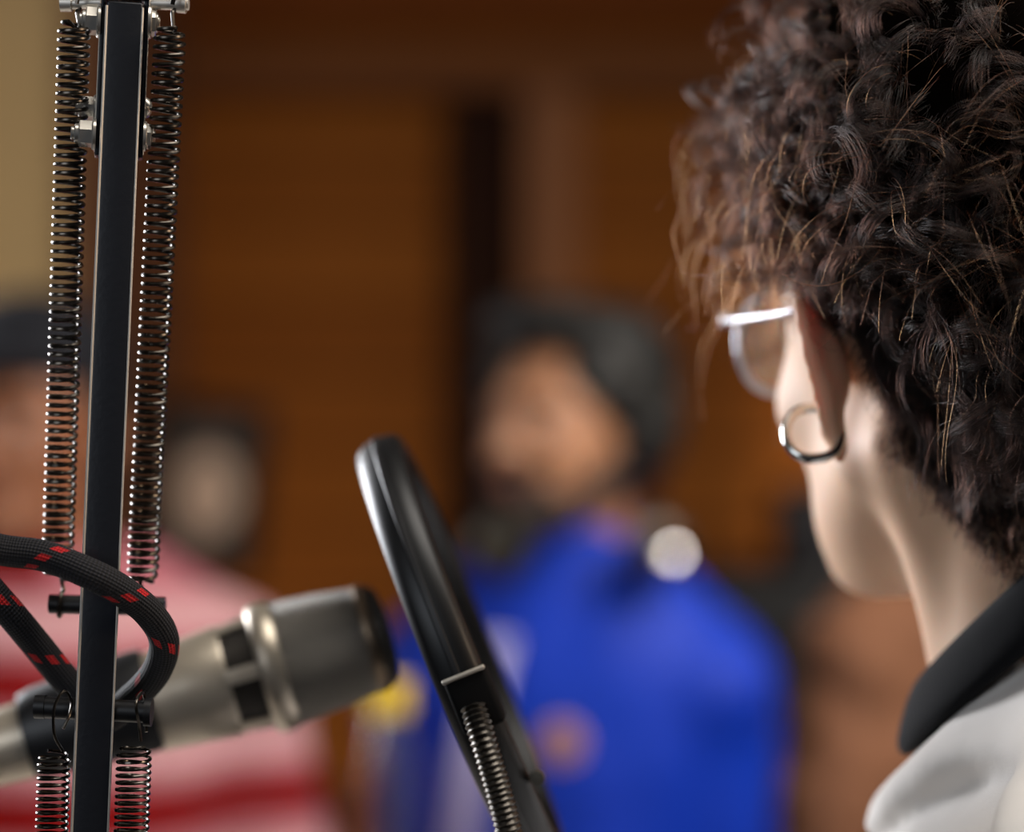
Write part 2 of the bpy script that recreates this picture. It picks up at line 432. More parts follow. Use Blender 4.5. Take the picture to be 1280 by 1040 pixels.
# black equipment cabinet standing at the wall behind the blue jacket
m = MB(); cx0, cx1 = at(835, 0, 3.3).x, at(1075, 0, 3.3).x; zt = at(0, 722, 3.3).z
cb = empty('cabinet', ((cx0+cx1)/2, 3.5, 0), 'black equipment cabinet standing between the blue jacket and the brown top', 'cabinet')
blk = simple('black_laminate', '0b0c0e', .6)
m.box((cx0, 3.3, .03), (cx1, 3.75, zt), None, .006); m.build('cabinet_body', blk, cb)
m = MB(); m.box((cx0+.01, 3.285, .1), ((cx0+cx1)/2-.003, 3.3, zt-.03), None, .003); d = m.build('door', blk, cb)
k = MB(); k.tube([((cx0+cx1)/2-.025, 3.265, .85), ((cx0+cx1)/2-.025, 3.265, .97)], .005, 8); k.build('handle', chrome, d)
m = MB(); m.box(((cx0+cx1)/2+.003, 3.285, .1), (cx1-.01, 3.3, zt-.03), None, .003); d = m.build('door', blk, cb)
k = MB(); k.tube([((cx0+cx1)/2+.025, 3.265, .85), ((cx0+cx1)/2+.025, 3.265, .97)], .005, 8); k.build('handle', chrome, d)
m = MB(); m.box((cx0+.02, 3.32, 0), (cx1-.02, 3.72, .035)); m.build('plinth', blk, cb)

# loudspeaker on the cabinet
def loudspeaker():
    x0, x1, z1 = at(982, 0, 3.4).x, at(1120, 0, 3.4).x, at(0, 610, 3.4).z
    r = empty('loudspeaker', ((x0+x1)/2, 3.5, zt), 'dark loudspeaker standing on top of the black cabinet', 'loudspeaker')
    m = MB(); m.box((x0, 3.38, zt), (x1, 3.62, z1), None, .012); m.build('speaker_box', simple('dark_grey_laminate', '1d1d24', .6), r)
    for zz, rr in ((zt+.055, .048), (z1-.03, .018)):
        m = MB(); m.lathe([(rr, -.002), (rr*1.06, .003), (rr*.95, .004), (rr*.5, -.006), (rr*.3, .002), (0, .004)], axis_matrix(((x0+x1)/2, 3.382, zz), ((x0+x1)/2, 3.2, zz)), 32); m.build('speaker_cone', black_plastic, r)
loudspeaker()

# dark chair back between the two men
def back_chair():
    c = at(378, 0, 3.0); zt = at(0, 968, 3.0).z
    r = empty('chair', (c.x, 3.0, 0), 'dark padded chair standing between the striped shirt and the blue jacket', 'chair')
    m = MB(); m.box((c.x-.055, 2.95, zt-.30), (c.x+.055, 3.0, zt), None, .022); m.build('backrest', simple('dark_leather', '150d08', .55), r)
    m = MB(); m.box((c.x-.19, 2.99, .45), (c.x+.19, 3.38, .52), None, .02); m.build('seat', simple('dark_leather_seat', '150d08', .55), r)
    m = MB(); m.box((c.x-.03, 2.97, .50), (c.x+.03, 3.0, zt-.28), None, .004); m.build('back_frame', black_metal, r)
    for sx in (-1, 1):
        for yy in (3.01, 3.36):
            m = MB(); m.tube([(c.x+sx*.17, yy, .46), (c.x+sx*.18, yy, 0)], .013, 10); m.build('leg', black_metal, r)
back_chair()

# table carrying the microphone gear and the bottle
desk_m = wood('desk_wood', '4a2a14', '66401f', .2)
dk = empty('table', (-.55, 1.4, 0), 'long wooden studio table below the microphone and boom arm', 'table')
m = MB(); m.box((-1.1, .72, .72), (-.05, 2.02, .76), None, .006); m.build('tabletop', simple('pale_bounce_top', 'cfc9c0', .5, 0, .04, 8), dk)  # unseen top, coloured pale to bounce light up under the microphone
for sx in (-1.03, -.12):
    for yy in (.80, 1.95):
        m = MB(); m.box((sx-.03, yy-.03, 0), (sx+.03, yy+.03, .722), None, .003); m.build('leg', desk_m, dk)

# ------------------------------------------------------------------ boom arm
def boom_arm():
    Yt = .842; hw = 22.8*Yt/F     # half width of the square tube
    top = at(156.5, 5, Yt); bot = at(112.5, 1040, Yt); ax = (top-bot).normalized()
    foot_z = .80
    low = top-ax*((top.z-foot_z)/ax.z)
    root = empty('microphone_boom_arm', (low.x, Yt, .76), 'black spring-balanced microphone boom arm standing in front of the silver microphone', 'boom arm')
    L = (top-low).length
    M = axis_matrix(low, top); # local z along the arm
    # make local x the picture's horizontal
    zx = ax; xx = (Vector((1, 0, 0))-ax*ax.x).normalized(); yy = zx.cross(xx)
    M = Matrix((xx, yy, zx)).transposed().to_4x4(); M.translation = low
    M = M @ Matrix.Rotation(math.radians(9.5), 4, 'Z')
    m = MB(); m.box((-hw, -hw, 0), (hw, hw, L), M, .0011); tb = m.build('tube', black_metal, root)
    # corner glints of the tube, modelled as thin silver strips
    m = MB()
    for sx in (-1, 1):
        m.tube([M @ Vector((sx*(hw-.0002), -hw+.0002, .002)), M @ Vector((sx*(hw-.0002), -hw+.0002, L-.002))], .00058 if sx < 0 else .00045, 6)
    e = m.build('edge_glint', edge_metal, tb); e['label'] = 'thin silver strips standing in for the glints along the corners'
    P = lambda px, py, y=0.0: M @ Vector(((((at(px, py, Yt)-low).dot(xx))), y, (at(px, py, Yt)-low).dot(zx)))
    # bracket: two plates and a top bridge around the tube end
    for sx in (-1, 1):
        m = MB(); z0 = L-.056; x0 = sx*(hw+.0003); x1 = sx*(hw+.0020)
        m.box((min(x0, x1), -hw*.6, z0), (max(x0, x1), hw*1.1, L+.03), M, .0005); m.build('bracket_plate', black_metal, root)
        m = MB(); m.tube([M @ Vector((sx*(hw+.0021), -hw*.62, z0+.001)), M @ Vector((sx*(hw+.0021), -hw*.62, L+.03))], .0002, 6); m.build('bracket_edge', edge_metal, root)
    m = MB(); m.box((-hw-.0018, -hw*1.05, L+.0010), (hw+.0018, hw*1.05, L+.03), M, .001); m.build('bracket_bridge', black_metal, root)
    def bolt(px, py, side, y, rad, proud, nut=True):
        c = P(px, py, y); m = MB(); rad *= 1.12; proud *= 1.05
        base = M.inverted() @ c; x0 = side*(hw+.0018)
        def cyl(xa, xb_, r, n, twist=0, name=None):
            q = M @ Matrix.Translation((xa, y, base.z)) @ Matrix.Rotation(PI/2, 4, 'Y') @ Matrix.Rotation(twist, 4, 'Z')
            h = xb_-xa; e_ = .0004*(1 if h > 0 else -1)
            m.lathe([(0, 0), (r, 0), (r, h-e_), (r-.0004, h), (0, h)], q, n)
        if nut:
            cyl(x0, x0+side*.0014, rad*1.18, 24); cyl(x0+side*.0014, x0+side*(proud*.72), rad, 6, .3); cyl(x0+side*proud*.72, x0+side*proud*.9, rad*.74, 20); cyl(x0+side*proud*.9, x0+side*(proud*1.05), rad*.52, 20)
            m.build('nut', nickel, root)
        else:
            prof = [(rad*math.cos(a), side*proud*math.sin(a)) for a in np.linspace(0, PI/2, 8)]
            q = M @ Matrix.Translation((x0, y, base.z)) @ Matrix.Rotation(PI/2, 4, 'Y'); m.lathe([(0, 0)]+prof, q, 24); m.build('bolt_head', nickel, root)
    bolt(117, 28, -1, -.001, .0046, .0072); bolt(190, 28, 1, -.001, .0046, .0040)
    bolt(112, 134, -1, .006, .0040, .0072); bolt(181, 132, 1, .005, .0035, .0028, False)
    bolt(110, 169, -1, -.002, .0044, .0082); bolt(185, 171, 1, -.002, .0042, .0040)
    # springs
    def spring(a, b_, r, pitch, wire, mat, hook_a, hook_b):
        a = Vector(a); b_ = Vector(b_); d = (b_-a); Ls = d.length; d.normalize(); n = Ls/pitch
        u = d.cross(Vector((0, 1, 0))).normalized(); v = d.cross(u); pts = []
        N = int(n*22); ph = random.random()*6
        for i in range(N+1):
            t = i/N; an = ph+2*PI*n*t; rr = r*(1-.25*max(0, 1-t*n/1.2))*(1-.25*max(0, 1-(1-t)*n/1.2))
            pts.append(a+d*(Ls*t)+u*(rr*math.cos(an))+v*(rr*math.sin(an)))
        m = MB(); m.tube(pts, wire, 7)
        for p, s_, hk in ((pts[0], a, hook_a), (pts[-1], b_, hook_b)):
            if hk is not None: m.tube(spline([p]+[Vector(q) for q in hk], 8), wire, 7)
        m.build('spring', mat, root)
    sy0, sy1 = .836, .872
    R = 18.2*.84/F
    def ring_hook(c, toward, r=.0036, y=0):
        """open wire loop round the cross pin, seen side on"""
        c = Vector(c); out = [c+Vector((0, -.0005, -toward*.010*1))]
        for a in np.linspace(-PI/2*toward, -PI/2*toward+1.6*PI, 9): out.append(c+Vector((.0007*math.sin(a), r*math.cos(a), r*math.sin(a))))
        return out
    pin_t = at(157, 6, .842)
    spring(at(93, 27, sy0), at(72, 722, sy1), R, .0032, .00078, spring_metal, ring_hook(at(99, 3, .838), 1, .0035), ring_hook(at(77, 754, sy1), -1, .005))
    spring(at(213, 34, sy0), at(178, 728, sy1), R, .0032, .00078, spring_metal, ring_hook(at(218, 4, .838), 1, .0035), ring_hook(at(176, 758, sy1), -1, .005))
    steel2 = simple('bright_spring_steel', '4a4641', .22, 1, .2, 300)
    sl = .84
    spring(at(68, 940, sl), at(52, 1420, sl), 19*.84/F, .0025, .0006, steel2, None, None)
    spring(at(168, 932, sl), at(152, 1420, sl), 20.5*.84/F, .0025, .0006, steel2, None, None)
    # C-hooks of the lower springs, going up over the pin
    for px, py, dx in ((80, 930, -1), (176, 925, 1)):
        m = MB(); m.tube(spline([at(px-2, 938, sl), at(px-12*abs(dx), 918, sl-.006), at(px-12, 884, sl-.009), at(px, 864, sl-.006), at(px+9, 876, sl-.003), at(px+7, 893, sl-.008), at(px-1, 911, sl-.010)], 8) if dx < 0 else
                         spline([at(px, 926, sl), at(px-2, 905, sl-.006), at(px-6, 880, sl-.009), at(px+2, 866, sl+.0), at(px+6, 884, sl+.006), at(px+7, 915, sl+.003)], 8), .00058, 8); m.build('hook', spring_metal, root)
    # pins
    m = MB(); m.tube([at(62, 755, sy1), at(206, 758, sy1)], .0036, 20); m.build('pin', black_plastic, root)
    m = MB(); m.tube([at(52, 884, .842), at(184, 890, .842)], .0040, 24); m.tube([at(44, 883, .842), at(57, 883.5, .842)], .0044, 24); m.tube([at(181, 890, .842), at(190, 890.5, .842)], .0052, 24)
    m.build('pin', black_plastic, root)
    m = MB(); m.tube([at(78, 5, .842), at(132, 3, .842)], .0022, 20); m.tube([at(76, 4, .842), at(90, 4, .842)], .0032, 20)
    m.tube([at(181, 4, .842), at(236, 5, .842)], .0024, 20); m.tube([at(222, 4, .842), at(233, 5, .842)], .0036, 20); m.build('pin', edge_metal, root)
    # foot
    m = MB(); m.lathe([(0, .76), (.035, .76), (.035, .775), (.018, .782), (.014, .83), (0, .83)], Matrix.Translation((low.x, Yt, 0)), 40); m.build('base', black_metal, root)
    return root
boom_arm()

# ------------------------------------------------------------------ braided cable
def cable_mat():
    m = NT('braided_cable'); uv = m.coord('UV'); sp = m.n('ShaderNodeSeparateXYZ'); m.l(uv, sp.inputs[0]); u, v = sp.outputs[0], sp.outputs[1]
    a = m.math('FRACT', m.math('ADD', m.math('MULTIPLY', u, 38), v)); b_ = m.math('FRACT', m.math('SUBTRACT', m.math('MULTIPLY', u, 38), v))
    # the coloured yarn shows in short oblique dashes where it lies on top
    st = m.math('LESS_THAN', m.math('FRACT', m.math('ADD', m.math('MULTIPLY', u, 32), v)), .15)
    c = m.math('LESS_THAN', m.math('FRACT', m.math('MULTIPLY', v, 7)), .5)
    fine = m.math('SINE', m.math('MULTIPLY', m.math('ADD', m.math('MULTIPLY', u, 420), m.math('MULTIPLY', v, 14)), 6.283))
    fine2 = m.math('SINE', m.math('MULTIPLY', m.math('SUBTRACT', m.math('MULTIPLY', u, 420), m.math('MULTIPLY', v, 14)), 6.283))
    br = m.math('MULTIPLY', fine, fine2)
    red = m.math('MULTIPLY', m.math('MULTIPLY', st, c), m.math('GREATER_THAN', br, -.7))
    col = m.mix(red, m.mix(m.math('GREATER_THAN', br, .3), srgb('0b0b0e'), srgb('26262d')), srgb('b8161b'))
    m.l(col, m.b.inputs['Base Color']); m.set(Roughness=.75); m.b.inputs['Specular IOR Level'].default_value = .3; m.bump(br, .6, .0006); return m.m
cm = cable_mat()
cab = MB()
pts = spline([at(-300, 3020, .90), at(-440, 2300, .89), at(-430, 1300, .85), at(-370, 860, .81), at(-270, 680, .795), at(-160, 640, .80), at(-70, 668, .815), at(0, 687, .822), at(55, 695, .822), at(110, 716, .820), at(150, 737, .826), at(186, 766, .838), at(205, 800, .848), at(196, 838, .858), at(166, 872, .868), at(128, 898, .874), at(92, 862, .872), at(46, 806, .862), at(0, 752, .850), at(-60, 690, .85), at(-150, 648, .865), at(-270, 690, .89), at(-330, 820, .925), at(-270, 950, .955), at(-160, 975, .963), at(-64, 953, .965)], 14)
cab.tube(pts, [.0056]*len(pts), 24)
tag(cab.build('braided_cable', cm), 'black braided cable with red flecks looped around the boom arm', 'cable')

# ------------------------------------------------------------------ microphone
def grille_mat(name, c1, c2, k=900):
    m = NT(name); uv = m.coord('UV'); sp = m.n('ShaderNodeSeparateXYZ'); m.l(uv, sp.inputs[0])
    a = m.math('SINE', m.math('MULTIPLY', sp.outputs[0], k*6.283)); b_ = m.math('SINE', m.math('MULTIPLY', sp.outputs[1], 130*6.283))
    h = m.math('MAXIMUM', a, b_); f = m.math('GREATER_THAN', h, .35)
    m.l(m.mix(f, srgb(c1), srgb(c2)), m.b.inputs['Base Color']); m.set(Roughness=.42, Metallic=.85); m.bump(h, .6, .0006); return m.m
def microphone():
    Ym = .975; sc = Ym/F
    a = at(-60, 952, Ym-.01); hd = at(477, 794, Ym+.012); L = (hd-a).length; M = axis_matrix(a, hd); pl = L/math.hypot(537, 158)
    root = empty('microphone', a, 'silver handheld microphone with grey mesh grille lying tilted in a black clip', 'microphone')
    X = lambda px: (px+60)*1.0424*pl   # picture x to length along the axis
    r = lambda d: d/2*sc
    m = MB(); m.lathe([(0, 0), (r(84), 0), (r(86), X(-55)), (r(97), X(30)), (r(112), X(130)), (r(132), X(230)), (r(142), X(282)), (r(140), X(285)), (0, X(285))], M, 72); m.build('body', mic_silver, root)
    # recessed slotted band with two solid webs
    m = MB(); m.lathe([(r(134), X(282)), (r(140), X(300)), (r(146), X(326))], M, 72)
    m.build('slot_band', grille_mat('slot_grille', '1f1d1b', '4c4844'), root)
    for k in range(6):
        ang = math.radians(22+60*k); m = MB(); v = []; n = 8
        for s_ in range(2):
            for i in range(n+1):
                t = ang+(i/n-.5)*.26
                for z_, rr in ((X(281), r(141+s_*3)-.0008*(1-s_)), (X(330), r(150+s_*3)-.0008*(1-s_))):
                    v.append(M @ Vector((rr*math.cos(t), rr*math.sin(t), z_)))
        f = []
        for i in range(n):
            p = 2*i; f.append((p, p+1, p+3, p+2)); q = 2*(n+1)+2*i; f.append((q, q+2, q+3, q+1))
        q = 2*(n+1); f += [(0, q, q+1, 1), (2*n, 2*n+1, q+2*n+1, q+2*n)]
        m.add(v, f); m.build('web', mic_silver, root)
    m = MB(); m.lathe([(r(140), X(322)), (r(154), X(323)), (r(163), X(328)), (r(166), X(338)), (r(163), X(350)), (r(157), X(354)), (r(140), X(354))], M, 72); m.build('ring', mic_silver, root)
    prof = [(r(157), X(352)), (r(157), X(358)), (r(154), X(380)), (r(149), X(410)), (r(141), X(440)), (r(136), X(455))]
    m = MB(); m.lathe(prof, M, 72); m.build('grille', grille_mat('mesh_grille', '4a4743', '98928a'), root)
    m = MB(); m.lathe([(r(136), X(455)), (r(139), X(457)), (r(139), X(464)), (r(134), X(470))], M, 72); m.build('grille_band', simple('grille_band_metal', '8a7864', .4, .9), root)
    m = MB(); m.lathe([(r(134), X(470)), (r(126), X(478)), (r(110), X(484)), (r(70), X(488)), (0, X(489))], M, 72); m.build('grille_cap', grille_mat('cap_grille', '403d39', '7c766e'), root)
    # clip and stand
    st = empty('microphone_stand', (at(112, 0, Ym).x, Ym, .76), 'black clip and pole holding the silver microphone behind the boom arm', 'microphone stand')
    m = MB(); prof = [(r(101), X(34)), (r(112), X(34)), (r(122), X(50)), (r(134), X(120)), (r(142), X(176)), (r(138), X(190)), (r(126), X(190))]
    # an open C: sweep only part of the turn
    n = 40; v = []; a0, a1 = math.radians(215), math.radians(215+285)
    for rr, zz in prof:
        for k in range(n+1): t = a0+(a1-a0)*k/n; v.append(M @ Vector((rr*math.cos(t), rr*math.sin(t), zz)))
    f = [(i*(n+1)+k, i*(n+1)+k+1, (i+1)*(n+1)+k+1, (i+1)*(n+1)+k) for i in range(len(prof)-1) for k in range(n)]
    m.add(v, f); o = m.build('clip', black_plastic, st); md = o.modifiers.new('solid', 'SOLIDIFY'); md.thickness = .0016; md.offset = -1
    m = MB(); c = at(112, 960, Ym); m.tube([(c.x, Ym, .77), (c.x, Ym, c.z+.004)], .0055, 20); m.build('pole', black_metal, st)
    m = MB(); m.lathe([(0, .76), (.05, .76), (.05, .766), (.02, .775), (.009, .80), (0, .80)], Matrix.Translation((c.x, Ym, 0)), 40); m.build('base', black_metal, st)
microphone()

# ------------------------------------------------------------------ pop filter
def pop_filter():
    Yc = .965; top = at(474, 556, Yc+.006); bot = at(682, 1075, Yc-.006); c = (top+bot)/2; R = (top-bot).length/2
    u = (top-bot).normalized()                     # along the long axis in the picture
    nrm = Vector((math.cos(math.radians(24)), 0, math.sin(math.radians(24))))
    nrm = (nrm-u*nrm.dot(u)).normalized(); nrm = (Matrix.Rotation(math.radians(.5), 3, u) @ nrm).normalized(); v = nrm.cross(u)
    root = empty('pop_filter', c, 'black round pop filter seen edge on in front of the blue jacket', 'pop filter')
    M = Matrix((u, v, nrm)).transposed().to_4x4(); M.translation = c
    R2 = R; hw = .0100
    sec = [(R2-.0075, -hw*.6), (R2-.006, -hw*.9), (R2-.003, -hw), (R2-.0005, -hw*.9), (R2+.0015, -hw*.6), (R2+.0026, -hw*.2), (R2+.0028, .001), (R2+.0026, hw*.35), (R2+.0018, hw*.7), (R2, hw*.92), (R2-.003, hw), (R2-.006, hw*.9), (R2-.0075, hw*.6), (R2-.0075, -hw*.6)]
    m = MB(); m.lathe(sec, M, 96); m.build('hoop', simple('black_gloss_plastic', '0b0c0e', .42, 0, .1, 60, 0, Specular_IOR_Level=.35), root)
    m = MB(); m.lathe([(0, 0), (R2*.5, .0004), (R2-.006, 0)], M, 96); mesh_o = m.build('mesh_screen', simple('black_nylon', '0c0c0e', .8), root)
    m = MB(); m.lathe([(R2+.0026, -.0015), (R2+.0034, -.0010), (R2+.0034, .001), (R2+.0026, .0015)], M, 96); m.build('seam', black_plastic, root)
    # clamp block on the near side, its highlight built as a pale strip
    q = at(598, 872, Yc-.012)
    Mc = Matrix((nrm, v, u)).transposed().to_4x4(); Mc.translation = at(594, 872, .868)
    m = MB(); m.box((-.0085, -.016, -.012), (.0080, .0105, .0105), Mc, .002); cl = m.build('clamp', simple('matt_black_plastic', '070708', .8, 0, .2, 120, 0, Specular_IOR_Level=.1), root)
    m = MB(); m.box((-.0090, .0090, .0090), (.0082, .0118, .0108), Mc, .0008); e = m.build('clamp_glint', simple('clamp_glint_silver', 'a49e94', .5, .5), cl)
    m = MB(); m.lathe([(0, -.003), (.0028, -.003), (.003, .0), (.0026, .003), (0, .0032)], Matrix.Translation(at(672, 972, .885)) @ Matrix.Rotation(PI/2, 4, 'X'), 24); kn = m.build('knob', simple('grey_knob', '6a6a66', .35, .6), root)
    # gooseneck
    pts = spline([at(592, 884, .858), at(604, 925, .853), at(622, 985, .852), at(637, 1045, .852), at(648, 1120, .855), at(640, 1300, .87), at(520, 1900, .90), Vector((-.088, .90, .775))], 40)
    # resample evenly for the ribs
    out = [pts[0]]; acc = 0; step = .00055
    for a_, b_ in zip(pts, pts[1:]):
        seg = (b_-a_).length; t = step-acc
        while t <= seg: out.append(a_.lerp(b_, t/seg)); t += step
        acc = (acc+seg) % step
    rr = [.0048*(1+.09*math.sin(2*PI*i/4)) for i in range(len(out))]
    m = MB(); m.tube(out, rr, 18); m.build('gooseneck', simple('dark_gooseneck', '4f4b46', .35, 1), root)
    m = MB(); m.lathe([(0, .76), (.03, .76), (.03, .775), (.01, .79), (0, .79)], Matrix.Translation((-.088, .90, 0)), 32); m.build('base', black_metal, root)
pop_filter()

# bottle with a yellow cap on the table
def bottle():
    c = at(487, 872, 1.95); z0 = .76; h = c.z-z0; root = empty('bottle', (c.x, 1.95, z0), 'clear plastic bottle with a yellow cap beside the blue jacket', 'bottle')
    T = Matrix.Translation((c.x, 1.95, z0))
    g = NT('clear_plastic'); g.set(Roughness=.08, IOR=1.4); g.b.inputs['Transmission Weight'].default_value = 1; g.b.inputs['Base Color'].default_value = (.9, .95, .9, 1)
    m = MB(); m.lathe([(0, 0), (.023, 0), (.025, .01), (.025, h-.09), (.023, h-.07), (.016, h-.025), (.014, h-.012), (.013, h-.012), (.015, h-.027), (.022, h-.072), (.024, h-.09), (.024, .011), (0, .004)], T, 40); m.build('bottle_body', g.m, root)
    m = MB(); m.lathe([(0, h-.014), (.0165, h-.014), (.017, h-.008), (.017, h+.012), (.0155, h+.0155), (0, h+.016)], T, 40); m.build('cap', simple('yellow_plastic', 'd8b400', .45), root)
bottle()

# ------------------------------------------------------------------ people in the background
def standing(label, tr, hd, s, skin_m, jacket_m, trouser_m, hands=((-.25, .03, -.56), (.25, .03, -.56)), thick=1.0, sw=1.0, grow=.018, collar=True, elbow=None, step=.006, fold=.004, seed=1, cname='jacket', slope=0.0):
    o = tr.o; xs = grid(o[0]-.36, o[0]+.36, step); ys = grid(o[1]-.27, o[1]+.27, step); ztop = hd.o[2]+.16
    zs = np.concatenate([grid(-.01, 1.15, step*1.6)[:-1], grid(1.15, ztop, step*.8)])
    f = Field(xs, ys, zs); limbs(f, tr, hands, thick=thick, sw=sw, elbow=elbow, slope=slope)
    head_field(f, hd, s); f.cone(tr.w((0, .0, -.03)), hd.w((0, -.02, -.05)), .060, .054, .02)
    for x, h_ in zip((-1, 1), hands): hand_field(f, tr, h_, x, (x*.02, .12, -1))
    body = link('person', f.mesh('person'), skin_m); tag(body, label, 'person')
    # jacket
    zs2 = grid(.72, tr.o[2]+.16, step); j = Field(xs, ys, zs2)
    limbs(j, tr, hands, thick=thick, sw=sw, grow=grow, parts=('torso', 'arms'), elbow=elbow, slope=slope)
    if collar: j.cone(tr.w((0, 0, -.02)), tr.w((0, .008, collar if isinstance(collar, float) else .055)), .078, .068, .02)
    j.warp(lambda X, Y, Z, V: fold*wob(X, Y, Z, 42, seed)+fold*.5*wob(X, Y, Z, 90, seed+1))
    for x, h_ in zip((-1, 1), hands):
        j.limit(lambda X, Y, Z: np.where(np.hypot(X-tr.w(h_)[0], Y-tr.w(h_)[1]) < .09, tr.w(h_)[2]+.012-Z, -1))
    j.limit(lambda X, Y, Z: np.where(np.hypot(X-tr.o[0], Y-tr.o[1]) < .15, Z-(tr.o[2]+(collar+.01 if isinstance(collar, float) else .05 if collar else .02)), -1))
    jk = link(cname, j.mesh(cname), jacket_m, body)
    p = Field(xs, ys, grid(.06, 1.0, .012)); limbs(p, tr, hands, grow=.006, parts=('torso', 'legs'), feet=False)
    p.limit(lambda X, Y, Z: np.maximum(Z-.90, .085-Z)); link('trousers', p.mesh('trousers'), trouser_m, body)
    sh = Field(xs, ys, grid(-.005, .14, .008))
    for x in (-1, 1):
        sh.cone(tr.w((x*.095, -.04, -tr.o[2]+.045)), tr.w((x*.112, .15, -tr.o[2]+.042)), .045, .038, .03)
    sh.limit(lambda X, Y, Z: .002-Z); link('shoes', sh.mesh('shoes'), black_plastic, body)
    return body, jk
def bg_hair(name, body, hd, s, balls, mat, step=.005, cut=None, rough=.006, seed=5):
    o = hd.o; f = Field(grid(o[0]-.18, o[0]+.18, step), grid(o[1]-.18, o[1]+.18, step), grid(o[2]-.24, o[2]+.2, step))
    for c, r in balls: f.ell(hd, np.array(c)*s, np.array(r)*s, .012)
    f.warp(lambda X, Y, Z, V: rough*wob(X, Y, Z, 160, seed)+rough*.5*wob(X, Y, Z, 330, seed+1))
    if cut:
        for c, r in cut: f.ell(hd, np.array(c)*s, np.array(r)*s, .008, 'cut')
    return link(name, f.mesh(name), mat, body)
def face_details(body, hd, s, dark, lipcol, brow=True):
    """eyeballs with irises, brows and lips as children of the body"""
    white = simple('eye_white', 'd8d0c8', .3); iris = simple('dark_iris', '20120a', .2)
    for x in (-1, 1):
        m = MB(); c = Vector(hd.w(np.array((x*.031, .0785, .002))*s)); fw = Vector(hd.R @ np.array((0, 1, 0)))
        M = axis_matrix(c, c+fw); r = .0132*s
        m.lathe([(r*math.sin(a), r*math.cos(a)) for a in np.linspace(.45, .92, 8)], M, 24); e = m.build('eye', white, body)
        m = MB(); m.lathe([(r*1.01*math.sin(a), r*1.01*math.cos(a)) for a in np.linspace(0, .47, 6)], M, 24); m.build('iris', iris, e)
        for el0, el1, nm_ in ((12, 88, 'upper_eyelid'), (-88, -22, 'lower_eyelid')):
            m = MB(); v = []; na, ne = 14, 6; cl = np.array((x*.031, .0785, .002))
            for j_ in range(ne+1):
                for i_ in range(na+1):
                    e_ = math.radians(el0+(el1-el0)*j_/ne); a_ = math.radians(-80+160*i_/na); rr = .0141
                    v.append(hd.w((cl+rr*np.array((math.sin(a_)*math.cos(e_), math.cos(a_)*math.cos(e_), math.sin(e_))))*s))
            m.add(v, [(j_*(na+1)+i_, j_*(na+1)+i_+1, (j_+1)*(na+1)+i_+1, (j_+1)*(na+1)+i_) for j_ in range(ne) for i_ in range(na)])
            o_ = m.build('eyelid', body.data.materials[0], body); md = o_.modifiers.new('solid', 'SOLIDIFY'); md.thickness = .001
        if brow:
            m = MB(); P_ = [hd.w(np.array(q)*s) for q in ((x*.014, .1005, .019), (x*.026, .1000, .0245), (x*.040, .092, .0245), (x*.052, .081, .017))]
            m.tube(spline(P_, 6), .0035*s, 10, flat=.6); m.build('eyebrow', dark, body)
    m = MB(); m.tube(spline([hd.w(np.array(q)*s) for q in ((-.022, .0945, -.063), (-.008, .1035, -.0605), (0, .104, -.0625), (.008, .1035, -.0605), (.022, .0945, -.063))], 6), .0035*s, 10); m.build('lips', lipcol, body)

dark_hair = simple('black_hair', '0e0d0b', .6, 0, .5, 120, .6)
# man in the blue jacket
def jacket_blue_mat(tr):
    m = NT('blue_nylon'); g = m.n('ShaderNodeNewGeometry').outputs['Position']; o = tr.w((0, 0, 0))
    mp = m.n('ShaderNodeVectorMath', operation='SUBTRACT'); m.l(g, mp.inputs[0]); mp.inputs[1].default_value = tuple(o)
    R = tr.R; dots = []
    for i in range(3):
        d = m.n('ShaderNodeVectorMath', operation='DOT_PRODUCT'); m.l(mp.outputs[0], d.inputs[0]); d.inputs[1].default_value = tuple(R[:, i]); dots.append(d.outputs['Value'])
    x, y, z = dots
    # pale front flap: a slanted band on the chest
    line = m.math('ABSOLUTE', m.math('SUBTRACT', x, m.math('ADD', .040, m.math('MULTIPLY', z, -.20))))
    band = m.math('MULTIPLY', m.math('LESS_THAN', line, .019), m.math('MULTIPLY', m.math('GREATER_THAN', y, .03), m.math('LESS_THAN', z, -.045)))
    nz = m.noise(9, 3)
    col = m.mix(band, m.mix(nz, srgb('042a9e'), srgb('0839ba')), srgb('c0bde8')); m.l(col, m.b.inputs['Base Color']); m.set(Roughness=.6); m.b.inputs['Specular IOR Level'].default_value = .25
    m.bump(m.noise(60, 4), .4, .003); return m.m
Ym = 2.5
trB = Frame(at(712, 735, Ym), 180-16); hdB = Frame(at(716, 535, Ym-.03), 180-42, 4)
skB = skin('warm_skin', 'a87858', .1); 
bodyB, jkB = standing('person in a bright blue zipped jacket with headphones around the neck', trB, hdB, 1.0, skB, jacket_blue_mat(trB), fabric('dark_jeans', '14161c'), thick=1.0, sw=.86, grow=.020, hands=((-.17, .03, -.56), (.17, .03, -.56)), elbow=((-.16, -.02, -.33), (.16, -.02, -.33)), collar=.07, seed=3, slope=.045, fold=.008)
hb = bg_hair('hair', bodyB, hdB, 1.0, [((0, -.03, .055), (.092, .098, .085)), ((0, .055, .105), (.075, .05, .032)), ((.05, -.0, .06), (.052, .07, .07)), ((-.05, -.01, .06), (.052, .07, .07)), ((-.075, -.035, .01), (.03, .045, .065)), ((.075, -.035, .01), (.03, .045, .065)), ((0, -.075, -.02), (.07, .045, .07)), ((.012, .095, .055), (.010, .010, .03))], dark_hair, cut=[((0, .112, -.012), (.060, .06, .070))], rough=.007)
jawline = []
for sx in (-1, 1):
    for t_ in np.linspace(0, 1, 7): jawline.append(((sx*(.056-.036*t_), .006+.066*t_, -.048-.050*t_), (.0215, .024, .024)))
